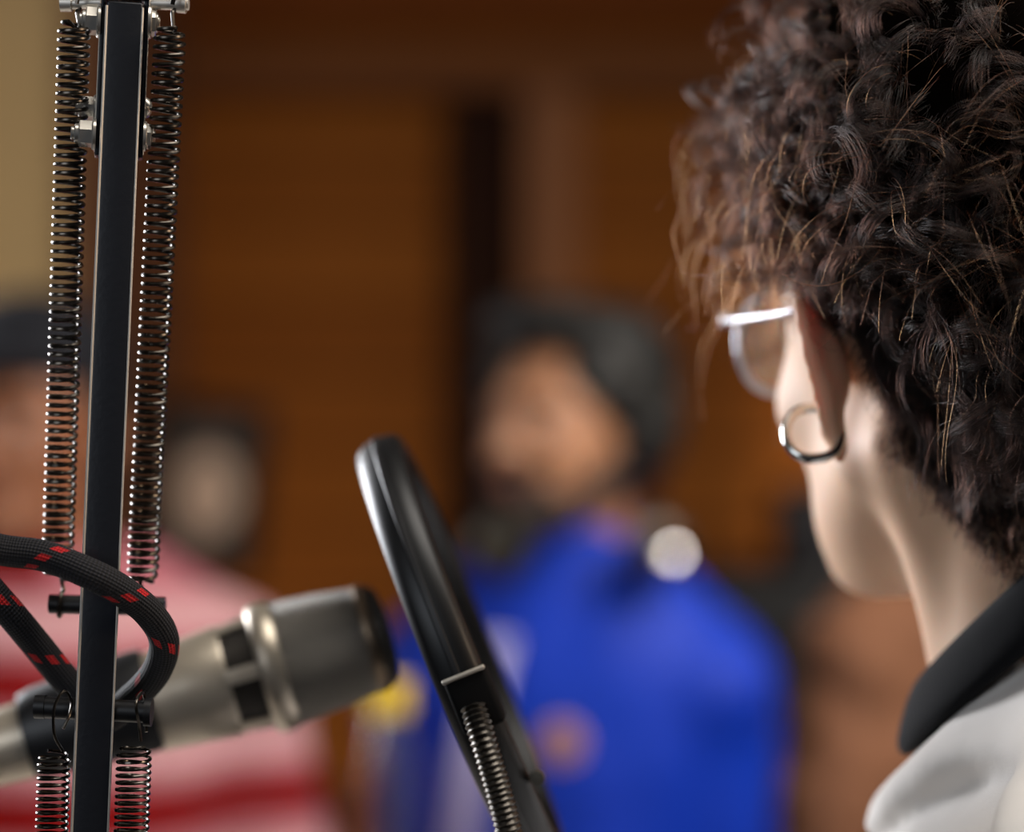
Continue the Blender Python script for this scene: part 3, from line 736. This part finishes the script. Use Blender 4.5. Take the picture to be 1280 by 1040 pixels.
bd = bg_hair('beard', bodyB, hdB, 1.0, jawline+[((0, .080, -.101), (.026, .024, .024)), ((0, .100, -.0475), (.027, .009, .0065)), ((-.024, .090, -.065), (.008, .012, .02)), ((.024, .090, -.065), (.008, .012, .02))], simple('brown_beard', '241409', .75, 0, .5, 150, .5), rough=.0025, cut=[((0, .108, -.0635), (.019, .02, .0075)), ((0, .11, .0), (.06, .05, .042))])
face_details(bodyB, hdB, 1.0, dark_hair, simple('lip_a', '8a4a3c', .5))
# chest badge
def on_front(jk, origin, direction):
    bpy.context.view_layer.update()
    M = jk.matrix_world.inverted(); r = jk.ray_cast(M @ Vector(origin), (M.to_3x3() @ Vector(direction)).normalized()); return r
ok, hit, nm, _ = on_front(jkB, at(703, 928, 1.9), (at(703, 928, 3)-at(703, 928, 1.9)).normalized())
if ok:
    hit = jkB.matrix_world @ hit; nm = (jkB.matrix_world.to_3x3() @ nm).normalized()
    m = MB(); m.lathe([(0, .004), (.020, .004), (.022, .003), (.022, -.004)], axis_matrix(hit, hit+nm), 36); bg = m.build('chest_badge', simple('badge', 'a5765c', .5), bodyB); bg['label'] = 'round brownish badge on the chest'
# headphones round the neck
def headphones():
    cc = trB.w((0, .01, .02)); root = empty('headphones', cc, 'dark over-ear headphones hanging around the neck of the blue jacket', 'headphones')
    arc = [trB.w(q) for q in ((-.105, .045, -.005), (-.11, .0, .025), (-.095, -.06, .05), (0, -.098, .06), (.095, -.06, .05), (.11, .0, .025), (.105, .045, -.005))]
    m = MB(); m.tube(spline(arc, 10), .008, 14); m.build('headband', black_plastic, root)
    for x, px, py in ((-1, 824, 684), (1, 622, 684)):
        c = at(px, py, 2.38) if x < 0 else at(px, py, 2.375); out = Vector((.35 if x < 0 else -.6, -.85, .05)).normalized(); Mx = axis_matrix(c, c+out)
        m = MB(); m.lathe([(0, -.018), (.030, -.018), (.034, -.010), (.032, 0), (.0, 0)], Mx, 36); cp = m.build('ear_pad', simple('ear_pad_foam', '1a1a1a', .8), root)
        m = MB(); m.lathe([(.032, -.001), (.031, .008), (.024, .014), (.012, .017), (0, .018)], Mx, 36)
        m.build('ear_cup', simple('ear_cup_shell', '3f3a34' if x < 0 else '3b372c', .35, .6), root)
        if x < 0:
            cc_ = at(843, 692, 2.352); nn_ = Vector((.30, -.86, .44)).normalized(); Rc = .027  # added mirror cap, curved and tilted to throw a glint
            m = MB(); m.lathe([(.0, -.006), (.0145, -.006), (.0150, -.002)]+[(Rc*math.sin(q), Rc*math.cos(q)-Rc*math.cos(.56)) for q in np.linspace(.56, 0, 10)], axis_matrix(cc_, cc_+nn_), 32)
            m.build('glint_cap', simple('glint_cap_mirror', 'f4f0f0', .06, 1, 0), root)
headphones()

# person in the striped shirt
def stripe_mat():
    m = NT('striped_knit'); g = m.n('ShaderNodeNewGeometry').outputs['Position']; sp = m.n('ShaderNodeSeparateXYZ'); m.l(g, sp.inputs[0])
    z = m.math('ADD', sp.outputs[2], m.math('MULTIPLY', m.math('SUBTRACT', m.noise(5, 2), .5), .03))
    ph = m.math('FRACT', m.math('DIVIDE', m.math('SUBTRACT', z, CAM_Z-.391-.02), .126))
    red = m.math('MULTIPLY', m.math('LESS_THAN', ph, .37), m.math('LESS_THAN', z, CAM_Z-.2))
    red = m.math('MAXIMUM', red, m.math('MULTIPLY', m.math('GREATER_THAN', z, CAM_Z-.165), m.math('LESS_THAN', m.math('ABSOLUTE', m.math('ADD', sp.outputs[0], .52)), .065)))
    pale = m.math('LESS_THAN', m.math('ABSOLUTE', m.math('SUBTRACT', ph, .66)), .16)
    c = m.mix(pale, srgb('b06a74'), srgb('c8989c')); c = m.mix(red, c, srgb('7c0404')); m.l(c, m.b.inputs['Base Color']); m.set(Roughness=.9); m.b.inputs['Specular IOR Level'].default_value = .15
    m.bump(m.noise(300, 3), .4, .002); return m.m
Yp = 2.35
trS = Frame(at(75, 740, Yp), 180+18); hdS = Frame(at(36, 535, Yp-.03), 180-15, 2)
bodyS, jkS = standing('person in a red and pink striped shirt and navy cap', trS, hdS, .98, skin('brown_skin', '925f42', .1), stripe_mat(), fabric('black_trousers', '101114'), thick=1.05, sw=.97, grow=.02, collar=.04, seed=8, cname='shirt', slope=.035)
bg_hair('hair', bodyS, hdS, .98, [((0, -.03, .03), (.085, .085, .08)), ((0, -.07, -.03), (.06, .04, .06))], dark_hair)
bg_hair('cap', bodyS, hdS, .98, [((0, -.012, .075), (.086, .105, .068)), ((0, .085, .062), (.065, .05, .010))], fabric('navy_knit', '070a16', sheen=0), rough=.001)
face_details(bodyS, hdS, .98, dark_hair, simple('lip_b', '7a4034', .5))

# person in the brown top, half hidden
Yr = 2.72
trR = Frame(at(1198, 738, Yr), 180+38); hdR = Frame(at(1190, 580, Yr-.02), 180+25)
bodyR, jkR = standing('person in a brown top, head hidden behind the curly hair', trR, hdR, .96, skin('rosy_skin', 'b9785f', .1), fabric('brown_knit', '7d5238', var=.25, sheen=0), fabric('dark_skirt', '14100e'), thick=.98, sw=.88, grow=.02, collar=False, hands=((-.2, .03, -.56), (.2, .03, -.56)), elbow=((-.2, -.02, -.33), (.2, -.02, -.33)), slope=.02, seed=21, cname='top', fold=.012)
bg_hair('hair', bodyR, hdR, .96, [((0, -.03, .04), (.088, .095, .085)), ((.08, -.02, -.06), (.04, .05, .1)), ((-.075, -.02, -.05), (.03, .045, .08)), ((.085, -.0, -.115), (.034, .035, .04)), ((0, .04, .085), (.078, .055, .045)), ((.062, .045, .04), (.025, .035, .055)), ((-.062, .045, .04), (.025, .035, .055))], simple('blue_black_hair', '14141b', .5, 0, .3, 100, .4), cut=[((0, .115, -.02), (.052, .06, .075))])
face_details(bodyR, hdR, .96, dark_hair, simple('lip_c', 'a04a44', .5))

# ------------------------------------------------------------------ the woman in the foreground
H = Frame(at(1224, 398, .95), 24, 0, -8)
NC = Frame((.236, .938, 1.464), 68)
N = Frame((.255, .945, 1.418), 74)
skW = skin('light_skin', 'cfab8e', .35, .012, rough=.6)
def woman():
    xs = grade([(-.26, .02, .012), (.02, .33, .0022), (.33, .68, .012)]); ys = grade([(.55, .80, .012), (.80, 1.09, .0022), (1.09, 1.35, .012)])
    zs = grade([(-.01, 1.38, .014), (1.38, 1.73, .0022)])
    f = Field(xs, ys, zs); hands = ((-.24, .05, -.56), (.24, .05, -.56)); limbs(f, N, hands, thick=.88, sw=.88)
    head_field(f, H, 1.0, ears=False)
    nb = NC.w((0, 0, -.02)); f.cone(NC.w((0, -.01, -.06)), nb, .062, .058, .03); f.cone(nb, H.w((0, -.025, -.045)), .058, .054, .02)
    # the neck muscle that runs from behind the ear to the collar bone, the gland area under the jaw
    f.cone(H.w((-.056, -.018, -.045)), NC.w((-.012, .046, -.012)), .013, .014, .012)
    f.cone(H.w((.056, -.018, -.045)), NC.w((.012, .046, -.012)), .013, .014, .012)
    f.ell(H, (0, .045, -.078), (.042, .04, .026), .025)
    for x in (-1, 1):
        E = ear_field(f, H, x, 1.0, 34)
        if x < 0: ear = E
        hand_field(f, N, hands[0 if x < 0 else 1], x, (x*.02, .12, -1))
    body = link('person', f.mesh('person'), skW)
    tag(body, 'curly-haired person seen from behind in a cream jacket with black collar', 'person')
    return body, ear, hands
W, EAR, hands = woman()
def womans_clothes():
    xs = grade([(-.26, .04, .010), (.04, .40, .0028), (.40, .68, .010)]); ys = grade([(.55, .70, .008), (.70, 1.08, .0028), (1.08, 1.35, .012)])
    zs = grade([(.74, 1.30, .012), (1.30, 1.60, .003)])
    j = Field(xs, ys, zs); limbs(j, N, hands, thick=.90, sw=.90, grow=.020, slope=.01, parts=('torso', 'arms'))
    # stand-up part of the jacket under the knitted collar
    j.ell(NC, (0, .01, -.035), (.070, .074, .045), .03); j.ell(NC, (0, .022, -.085), (.072, .060, .050), .03)
    nrm = np.array(N.R @ np.array((0, -.62, .78)))
    def folds(X, Y, Z, V):
        q = np.stack([X, Y, Z], -1); L = N.loc(q)
        r = np.hypot(L[..., 0], L[..., 1]); t = (L[..., 2]*.80+L[..., 1]*.6-L[..., 0]*.10)
        ph_ = 230*t+3.0*np.sin(19*L[..., 0]+11*L[..., 1])+1.5*np.sin(47*L[..., 1]); a = 0.0048*(1-1.6*np.abs(np.sin(ph_*.5))**1.5)*np.clip(1.5-abs(L[..., 2]+.02)*7, .15, 1)
        return a+.003*wob(X, Y, Z, 55, 4)+.0012*wob(X, Y, Z, 140, 9)
    j.warp(folds)
    cpt = NC.w((0, .004, .008))
    def neckcut(X, Y, Z):
        d = (X-cpt[0])*nrm[0]+(Y-cpt[1])*nrm[1]+(Z-cpt[2])*nrm[2]
        return np.where(np.hypot(X-NC.o[0], Y-NC.o[1]) < .13, d, -1)
    # rise from the front to the nape: plane normal leans forward
    nrm[:] = NC.R @ np.array((0, .69, .724))/np.linalg.norm((0, .69, .724))
    j.limit(neckcut)
    for h_ in hands: j.limit(lambda X, Y, Z: np.where(np.hypot(X-N.w(h_)[0], Y-N.w(h_)[1]) < .09, N.w(h_)[2]+.012-Z, -1))
    m = NT('cream_cotton'); big = m.noise(11, 3); m.l(m.mix(big, srgb('dcd5ce'), srgb('ece6e0')), m.b.inputs['Base Color']); m.set(Roughness=.8); m.b.inputs['Sheen Weight'].default_value = .2
    m.bump(m.math('ADD', m.noise(1400, 2), m.math('MULTIPLY', m.noise(90, 3), 2)), .22, .0012)
    jk = link('jacket', j.mesh('jacket'), m.m, W)
    # seam along the shoulder
    # knitted black collar: a tilted band round the neck
    col = MB(); n = 90; sec = 18; v = []; ft = []
    for i in range(n):
        a = 2*PI*i/n; lx, ly = math.sin(a), math.cos(a)    # a=0 front
        c = np.array((lx*.070, .002+ly*.068, .023-ly*.061)); outw = np.array((lx, ly*.8, 0)); outw /= np.linalg.norm(outw)
        up = np.array((0, .0, 1.0))-outw*.28; up /= np.linalg.norm(up)
        for k_ in range(sec):
            b_ = 2*PI*k_/sec; hgt = .0175*math.copysign(abs(math.cos(b_))**.7, math.cos(b_)); th = .0062*math.copysign(abs(math.sin(b_))**.8, math.sin(b_))
            v.append(NC.w(c+up*hgt+outw*th))
    f = [(i*sec+k_, ((i+1) % n)*sec+k_, ((i+1) % n)*sec+(k_+1) % sec, i*sec+(k_+1) % sec) for i in range(n) for k_ in range(sec)]
    km = NT('black_knit'); w_ = km.n('ShaderNodeTexWave', i_Scale=380, i_Distortion=1.0); km.l(km.coord(), w_.inputs['Vector']); km.l(km.mix(w_.outputs['Fac'], srgb('050507'), srgb('0b0c10')), km.b.inputs['Base Color']); km.set(Roughness=.9); km.b.inputs['Specular IOR Level'].default_value = .2
    km.bump(w_.outputs['Fac'], .3, .0008)
    col.add(v, f); cl = col.build('collar', km.m, jk)
    cl['label'] = 'black knitted collar'
    p = Field(grade([(-.26, .68, .012)]), grade([(.55, 1.35, .012)]), grid(.06, 1.0, .014)); limbs(p, N, hands, grow=.012, parts=('torso', 'legs'), feet=False)
    p.limit(lambda X, Y, Z: np.maximum(Z-.90, .085-Z)); link('trousers', p.mesh('trousers'), fabric('dark_denim', '1a1c24'), W)
    sh = Field(grade([(-.26, .68, .009)]), grade([(.55, 1.35, .009)]), grid(-.005, .14, .009))
    for x in (-1, 1): sh.cone(N.w((x*.095, -.04, -N.o[2]+.045)), N.w((x*.112, .15, -N.o[2]+.042)), .045, .038, .03)
    sh.limit(lambda X, Y, Z: .002-Z); link('shoes', sh.mesh('shoes'), black_plastic, W)
womans_clothes()
face_details(W, H, 1.0, dark_hair, simple('lip_d', 'a05a50', .5))

# earring: a thick silver hoop through the lobe
def earring():
    c = at(1017, 541, .905); root = empty('hoop_earring', c, 'thick silver hoop earring hanging from the ear lobe', 'earring')
    a = Vector((1, 0, .05)).normalized(); b_ = Vector((0, .25, 1)).normalized()
    cc = at(1017, 541, .905); pts = []
    for i in range(48):
        t = 2*PI*i/48; pts.append(cc+a*(.0108*math.copysign(abs(math.cos(t))**.8, math.cos(t)))+Vector((0, 1, 0))*(.006*math.sin(t))+Vector((0, 0, 1))*(.0098*math.sin(t)))
    m = MB(); m.tube(pts, .0021, 14, closed=True); m.build('hoop', chrome, root)
earring()
# glasses
def glasses():
    root = empty('eyeglasses', H.w((0, .1, 0)), 'clear-rimmed eyeglasses worn by the curly-haired person', 'glasses')
    fm = simple('pale_frame', 'b9bcc6', .18, .35, .05)
    gm = NT('lens'); gm.set(Roughness=.02, IOR=1.45); gm.b.inputs['Transmission Weight'].default_value = 1
    for x in (-1, 1):
        c = np.array((x*.034, .104, -.003)); m = MB(); pts = []
        for i in range(48):
            t = 2*PI*i/48; q = c+np.array((.0265*math.copysign(abs(math.cos(t))**.85, math.cos(t)), -x*0-.010*(x*math.cos(t)*.5+.5), .0225*math.copysign(abs(math.sin(t))**.85, math.sin(t)))); pts.append(H.w(q))
        m.tube(pts, .0019, 12, closed=True); m.build('rim', fm, root)
        m = MB(); k_ = len(pts); ctr = Vector(sum(np.array(p) for p in pts)/k_); fw = Vector(H.R @ np.array((0, .0012, 0)))
        m.add([ctr+fw]+[Vector(p)+fw*.5 for p in pts]+[ctr-fw*.2]+[Vector(p)-fw*.5 for p in pts], [(0, 1+i, 1+(i+1) % k_) for i in range(k_)]+[(k_+1, k_+2+(i+1) % k_, k_+2+i) for i in range(k_)]+[(1+i, k_+2+i, k_+2+(i+1) % k_, 1+(i+1) % k_) for i in range(k_)])
        m.build('lens', gm.m, root)
        m = MB(); m.tube(spline([H.w(q) for q in ((x*.061, .096, .010), (x*.067, .092, .011), (x*.071, .080, .011), (x*.0745, .04, .012), (x*.0765, .0, .014), (x*.0755, -.012, .012))], 8), .0016, 10); m.build('temple', fm, root)
        m = MB(); m.box((-.003, -.003, -.0028), (.003, .003, .0028), Matrix.Translation(H.w((x*.066, .092, .011))), .0006); m.build('hinge', chrome, root)
    m = MB(); m.tube(spline([H.w(q) for q in ((-.009, .101, .003), (0, .108, .006), (.009, .101, .003))], 6), .0018, 10); m.build('bridge', fm, root)
glasses()

# ------------------------------------------------------------------ curly hair
def hair_mat(name, base, tip, rough=.32, var=.5):
    m = NT(name); hi = m.n('ShaderNodeHairInfo'); m.t.nodes.remove(m.b)
    f = m.math('MULTIPLY', hi.outputs['Random'], hi.outputs['Random'])
    h = m.n('ShaderNodeBsdfHairPrincipled'); h.model = 'CHIANG'; h.parametrization = 'COLOR'
    m.l(m.mix(f, srgb(base), srgb(tip)), h.inputs['Color']); h.inputs['Roughness'].default_value = rough; h.inputs['Radial Roughness'].default_value = .5; h.inputs['Random Roughness'].default_value = .2; h.inputs['IOR'].default_value = 1.42
    m.l(h.outputs[0], m.out.inputs['Surface'])
    return m.m
def scalp_point(az, el):
    """az 0 = back of the head, +90 = its left side; el elevation; local coordinates on the skull"""
    d = np.stack([-np.sin(az)*np.cos(el), -np.cos(az)*np.cos(el), np.sin(el)], -1)
    r = np.array((.076, .096, .087)); t = 1/np.sqrt(((d/r)**2).sum(-1)); return d*t[..., None]+np.array((0, -.012, .032)), d
def curls():
    # dark under-layer that follows the skull
    o = H.o; f = Field(grid(o[0]-.15, o[0]+.15, .004), grid(o[1]-.17, o[1]+.16, .004), grid(o[2]-.08, o[2]+.19, .004))
    f.ell(H, (0, -.026, .062), (.088, .100, .105), .001); f.ell(H, (0, -.07, .0), (.062, .04, .045), .03)
    f.warp(lambda X, Y, Z, V: .006*wob(X, Y, Z, 130, 2)+.003*wob(X, Y, Z, 300, 3))
    f.ell(H, (0, .13, -.03), (.12, .10, .10), .01, 'cut')
    for x in (-1, 1): f.ell(H, (x*.105, -.02, -.045), (.046, .075, .062), .008, 'cut')
    base = link('hair', f.mesh('hair'), simple('hair_underlayer', '060403', 1, 0, .4, 200, .5, Specular_IOR_Level=.0), W); base['label'] = 'dense dark brown curls, trimmed short at the nape'
    pos = []; cnt = []; rad = []
    def emit(G, R_, turns, n_str, spread, T=34, frizz=.0012, taper=1.0, rr=.00009):
        """G: (T,3) guide in head coordinates"""
        t = np.linspace(0, 1, T); d = np.gradient(G, axis=0); d /= np.linalg.norm(d, axis=1)[:, None]+1e-9
        e1 = np.cross(d, rng.normal(size=3)); e1 /= np.linalg.norm(e1, axis=1)[:, None]+1e-9; e2 = np.cross(d, e1)
        ph0 = rng.random()*6.28; sg = rng.choice((-1, 1))
        rad_t = R_*(.25+.75*np.clip(t*2.5, 0, 1))
        for s_ in range(n_str):
            ez = rng.normal(); ph = ph0+rng.normal()*.18; rs = 1+rng.normal()*.12; tn = turns*(1+rng.normal()*.02)
            off = rng.normal(size=3)*spread; fz = rng.normal(size=(3, 3)); fp = rng.random((3, 3))*6; fi = sum(fz[w_][None, :]*np.sin(t[:, None]*(2+3*w_)+fp[w_][None, :]) for w_ in range(3))*frizz
            an = ph+sg*2*PI*tn*t; L = 1-.25*rng.random()*(rng.random() < .5)
            m_ = max(6, int(T*L)); P = G+rad_t[:, None]*rs*(np.cos(an)[:, None]*e1+np.sin(an)[:, None]*e2)+off*(.4+.8*t[:, None])+fi*t[:, None]
            q_ = P[:m_]; ax_ = np.abs(q_[:, 0]); inear = (q_[:, 2] < .014+.006*ez) & (q_[:, 1] < .07) & (((q_[:, 1] > -.05) & (ax_ > .064+.003*ez)) | (ax_ > .082+.003*ez))
            if inear.any(): m_ = int(np.argmax(inear))
            if m_ < 5: continue
            P = P[:m_]; pos.append(P); cnt.append(m_); q = np.linspace(1, .35, m_)*rr; rad.append(q)
    nl = 1250; i = 0
    while i < nl:
        az = rng.uniform(-1, 1)*PI; el = math.asin(rng.uniform(-.75, 1)); p, d = scalp_point(np.array(az), np.array(el)); a = abs(az)
        zmin = -.045 if a < .95 else np.interp(a, (.95, 1.35, 1.7, 1.95, 2.3), (-.045, -.02, .028, .032, .075))
        if a > 2.2 and p[2] < .08: continue
        if p[2] < zmin: continue
        # keep to the side the picture can see plus the rest thinner
        i += 1
        L = rng.uniform(.035, .075); T = 34; t = np.linspace(0, 1, T)[:, None]
        tang = rng.normal(size=3); tang -= d*(tang@d); tang /= np.linalg.norm(tang)
        low = np.clip((p[2]-zmin)/.05, 0, 1)
        up = np.clip(d[2], 0, 1); lift = (rng.uniform(.010, .027)+.045*up**1.2*rng.uniform(.5, 1))*(.35+.65*low); dr = 1-.65*up
        G = p+d*(lift*np.sin(np.clip(t*1.6, 0, PI/2))*1.0)+tang*(L*.5*t)+np.array((0, 0, -1))*(L*(.30+.30*low)*dr*t**1.5)+d*.006*np.sin(t*5+rng.random()*6)
        emit(G, rng.uniform(.0035, .0115), rng.uniform(.9, 2.4), 36, rng.uniform(.0004, .0010), T, rr=.00009)
    m1 = hair_mat('dark_curl_strands', '020101', '1e0e08', .26)
    P = np.concatenate(pos); P = P@H.R.T+H.o
    add_curves('curls', P, cnt, np.concatenate(rad), m1, base)
    # loose light fly-away strands
    pos.clear(); cnt.clear(); rad.clear()
    for i in range(1300):
        az = rng.uniform(-1, 1)*2.4; el = math.asin(rng.uniform(-.35, 1)); p, d = scalp_point(np.array(az), np.array(el)); a = abs(az)
        if p[2] < (-.04 if a < .8 else .02): continue
        T = 40; t = np.linspace(0, 1, T)[:, None]; tang = rng.normal(size=3); tang -= d*(tang@d); tang /= np.linalg.norm(tang)
        L = rng.uniform(.03, .09)
        G = p+d*(rng.uniform(.018, .040)*np.sin(np.clip(t*2, 0, PI/2)))+tang*L*.8*t+np.array((0, 0, -1))*L*.35*t**2
        emit(G, rng.uniform(.004, .016), rng.uniform(.2, 1.1), rng.integers(1, 4), .0008, T, .002, rr=.0001)
    P = np.concatenate(pos)@H.R.T+H.o
    add_curves('loose_strands', P, cnt, np.concatenate(rad), hair_mat('light_strands', '220d06', '8a4220', .3), base)
    # short trimmed hair on the nape
    bpy.context.view_layer.update()
    n = 95000; az = rng.uniform(-1.6, 1.6, n); zz = rng.uniform(-.13, .035, n)
    from mathutils.bvhtree import BVHTree
    v = np.zeros(len(W.data.vertices)*3); W.data.vertices.foreach_get('co', v); v = v.reshape(-1, 3)
    fidx = np.zeros(len(W.data.polygons)*4, dtype=np.int32); W.data.loops.foreach_get('vertex_index', fidx); fq = fidx.reshape(-1, 4)
    ctr = v[fq[:, 0]]; keep = (ctr[:, 2] > H.o[2]-.17)
    bvh = BVHTree.FromPolygons([tuple(q) for q in v], [tuple(int(z) for z in q) for q in fq[keep]])
    ps = []; 
    for a_, z_ in zip(az, zz):
        lim = np.interp(z_, (-.13, -.105, -.085, -.065, -.035, .035), (.5, .72, 1.0, 1.2, 1.5, 1.56))
        if abs(a_) > lim+rng.normal()*.05: continue
        d = Vector(H.R @ np.array((-math.sin(a_), -math.cos(a_), 0))); q = Vector(H.w((0, -.015, z_)))
        hit = bvh.ray_cast(q+d*.2, -d)
        if hit[0] is None: continue
        lh = H.loc(np.array(hit[0]))
        if (abs(lh[0]) > .0735 and lh[1] > -.035) or lh[1] > -.016: continue
        fade = np.interp(z_, (-.115, -.07), (.25, 1)) * np.clip((lim-abs(a_))/.12, .25, 1)
        if rng.random() > fade: continue
        L = .004+.008*np.clip((z_+.09)/.08, 0, 1); nn = np.array(hit[1]); g = np.array(H.R @ np.array((0, 0, -1)))+rng.normal(size=3)*.28
        t = np.linspace(0, 1, 5)[:, None]; ps.append(np.array(hit[0])-nn*.0005+(nn*.5*t+g*(t**1.2)*.8)*L)
    if ps:
        add_curves('nape_hair', np.concatenate(ps), [5]*len(ps), np.tile(np.linspace(.00013, .00007, 5), len(ps)), hair_mat('nape_strands', '040202', '1a0e08', .4), base)
curls()
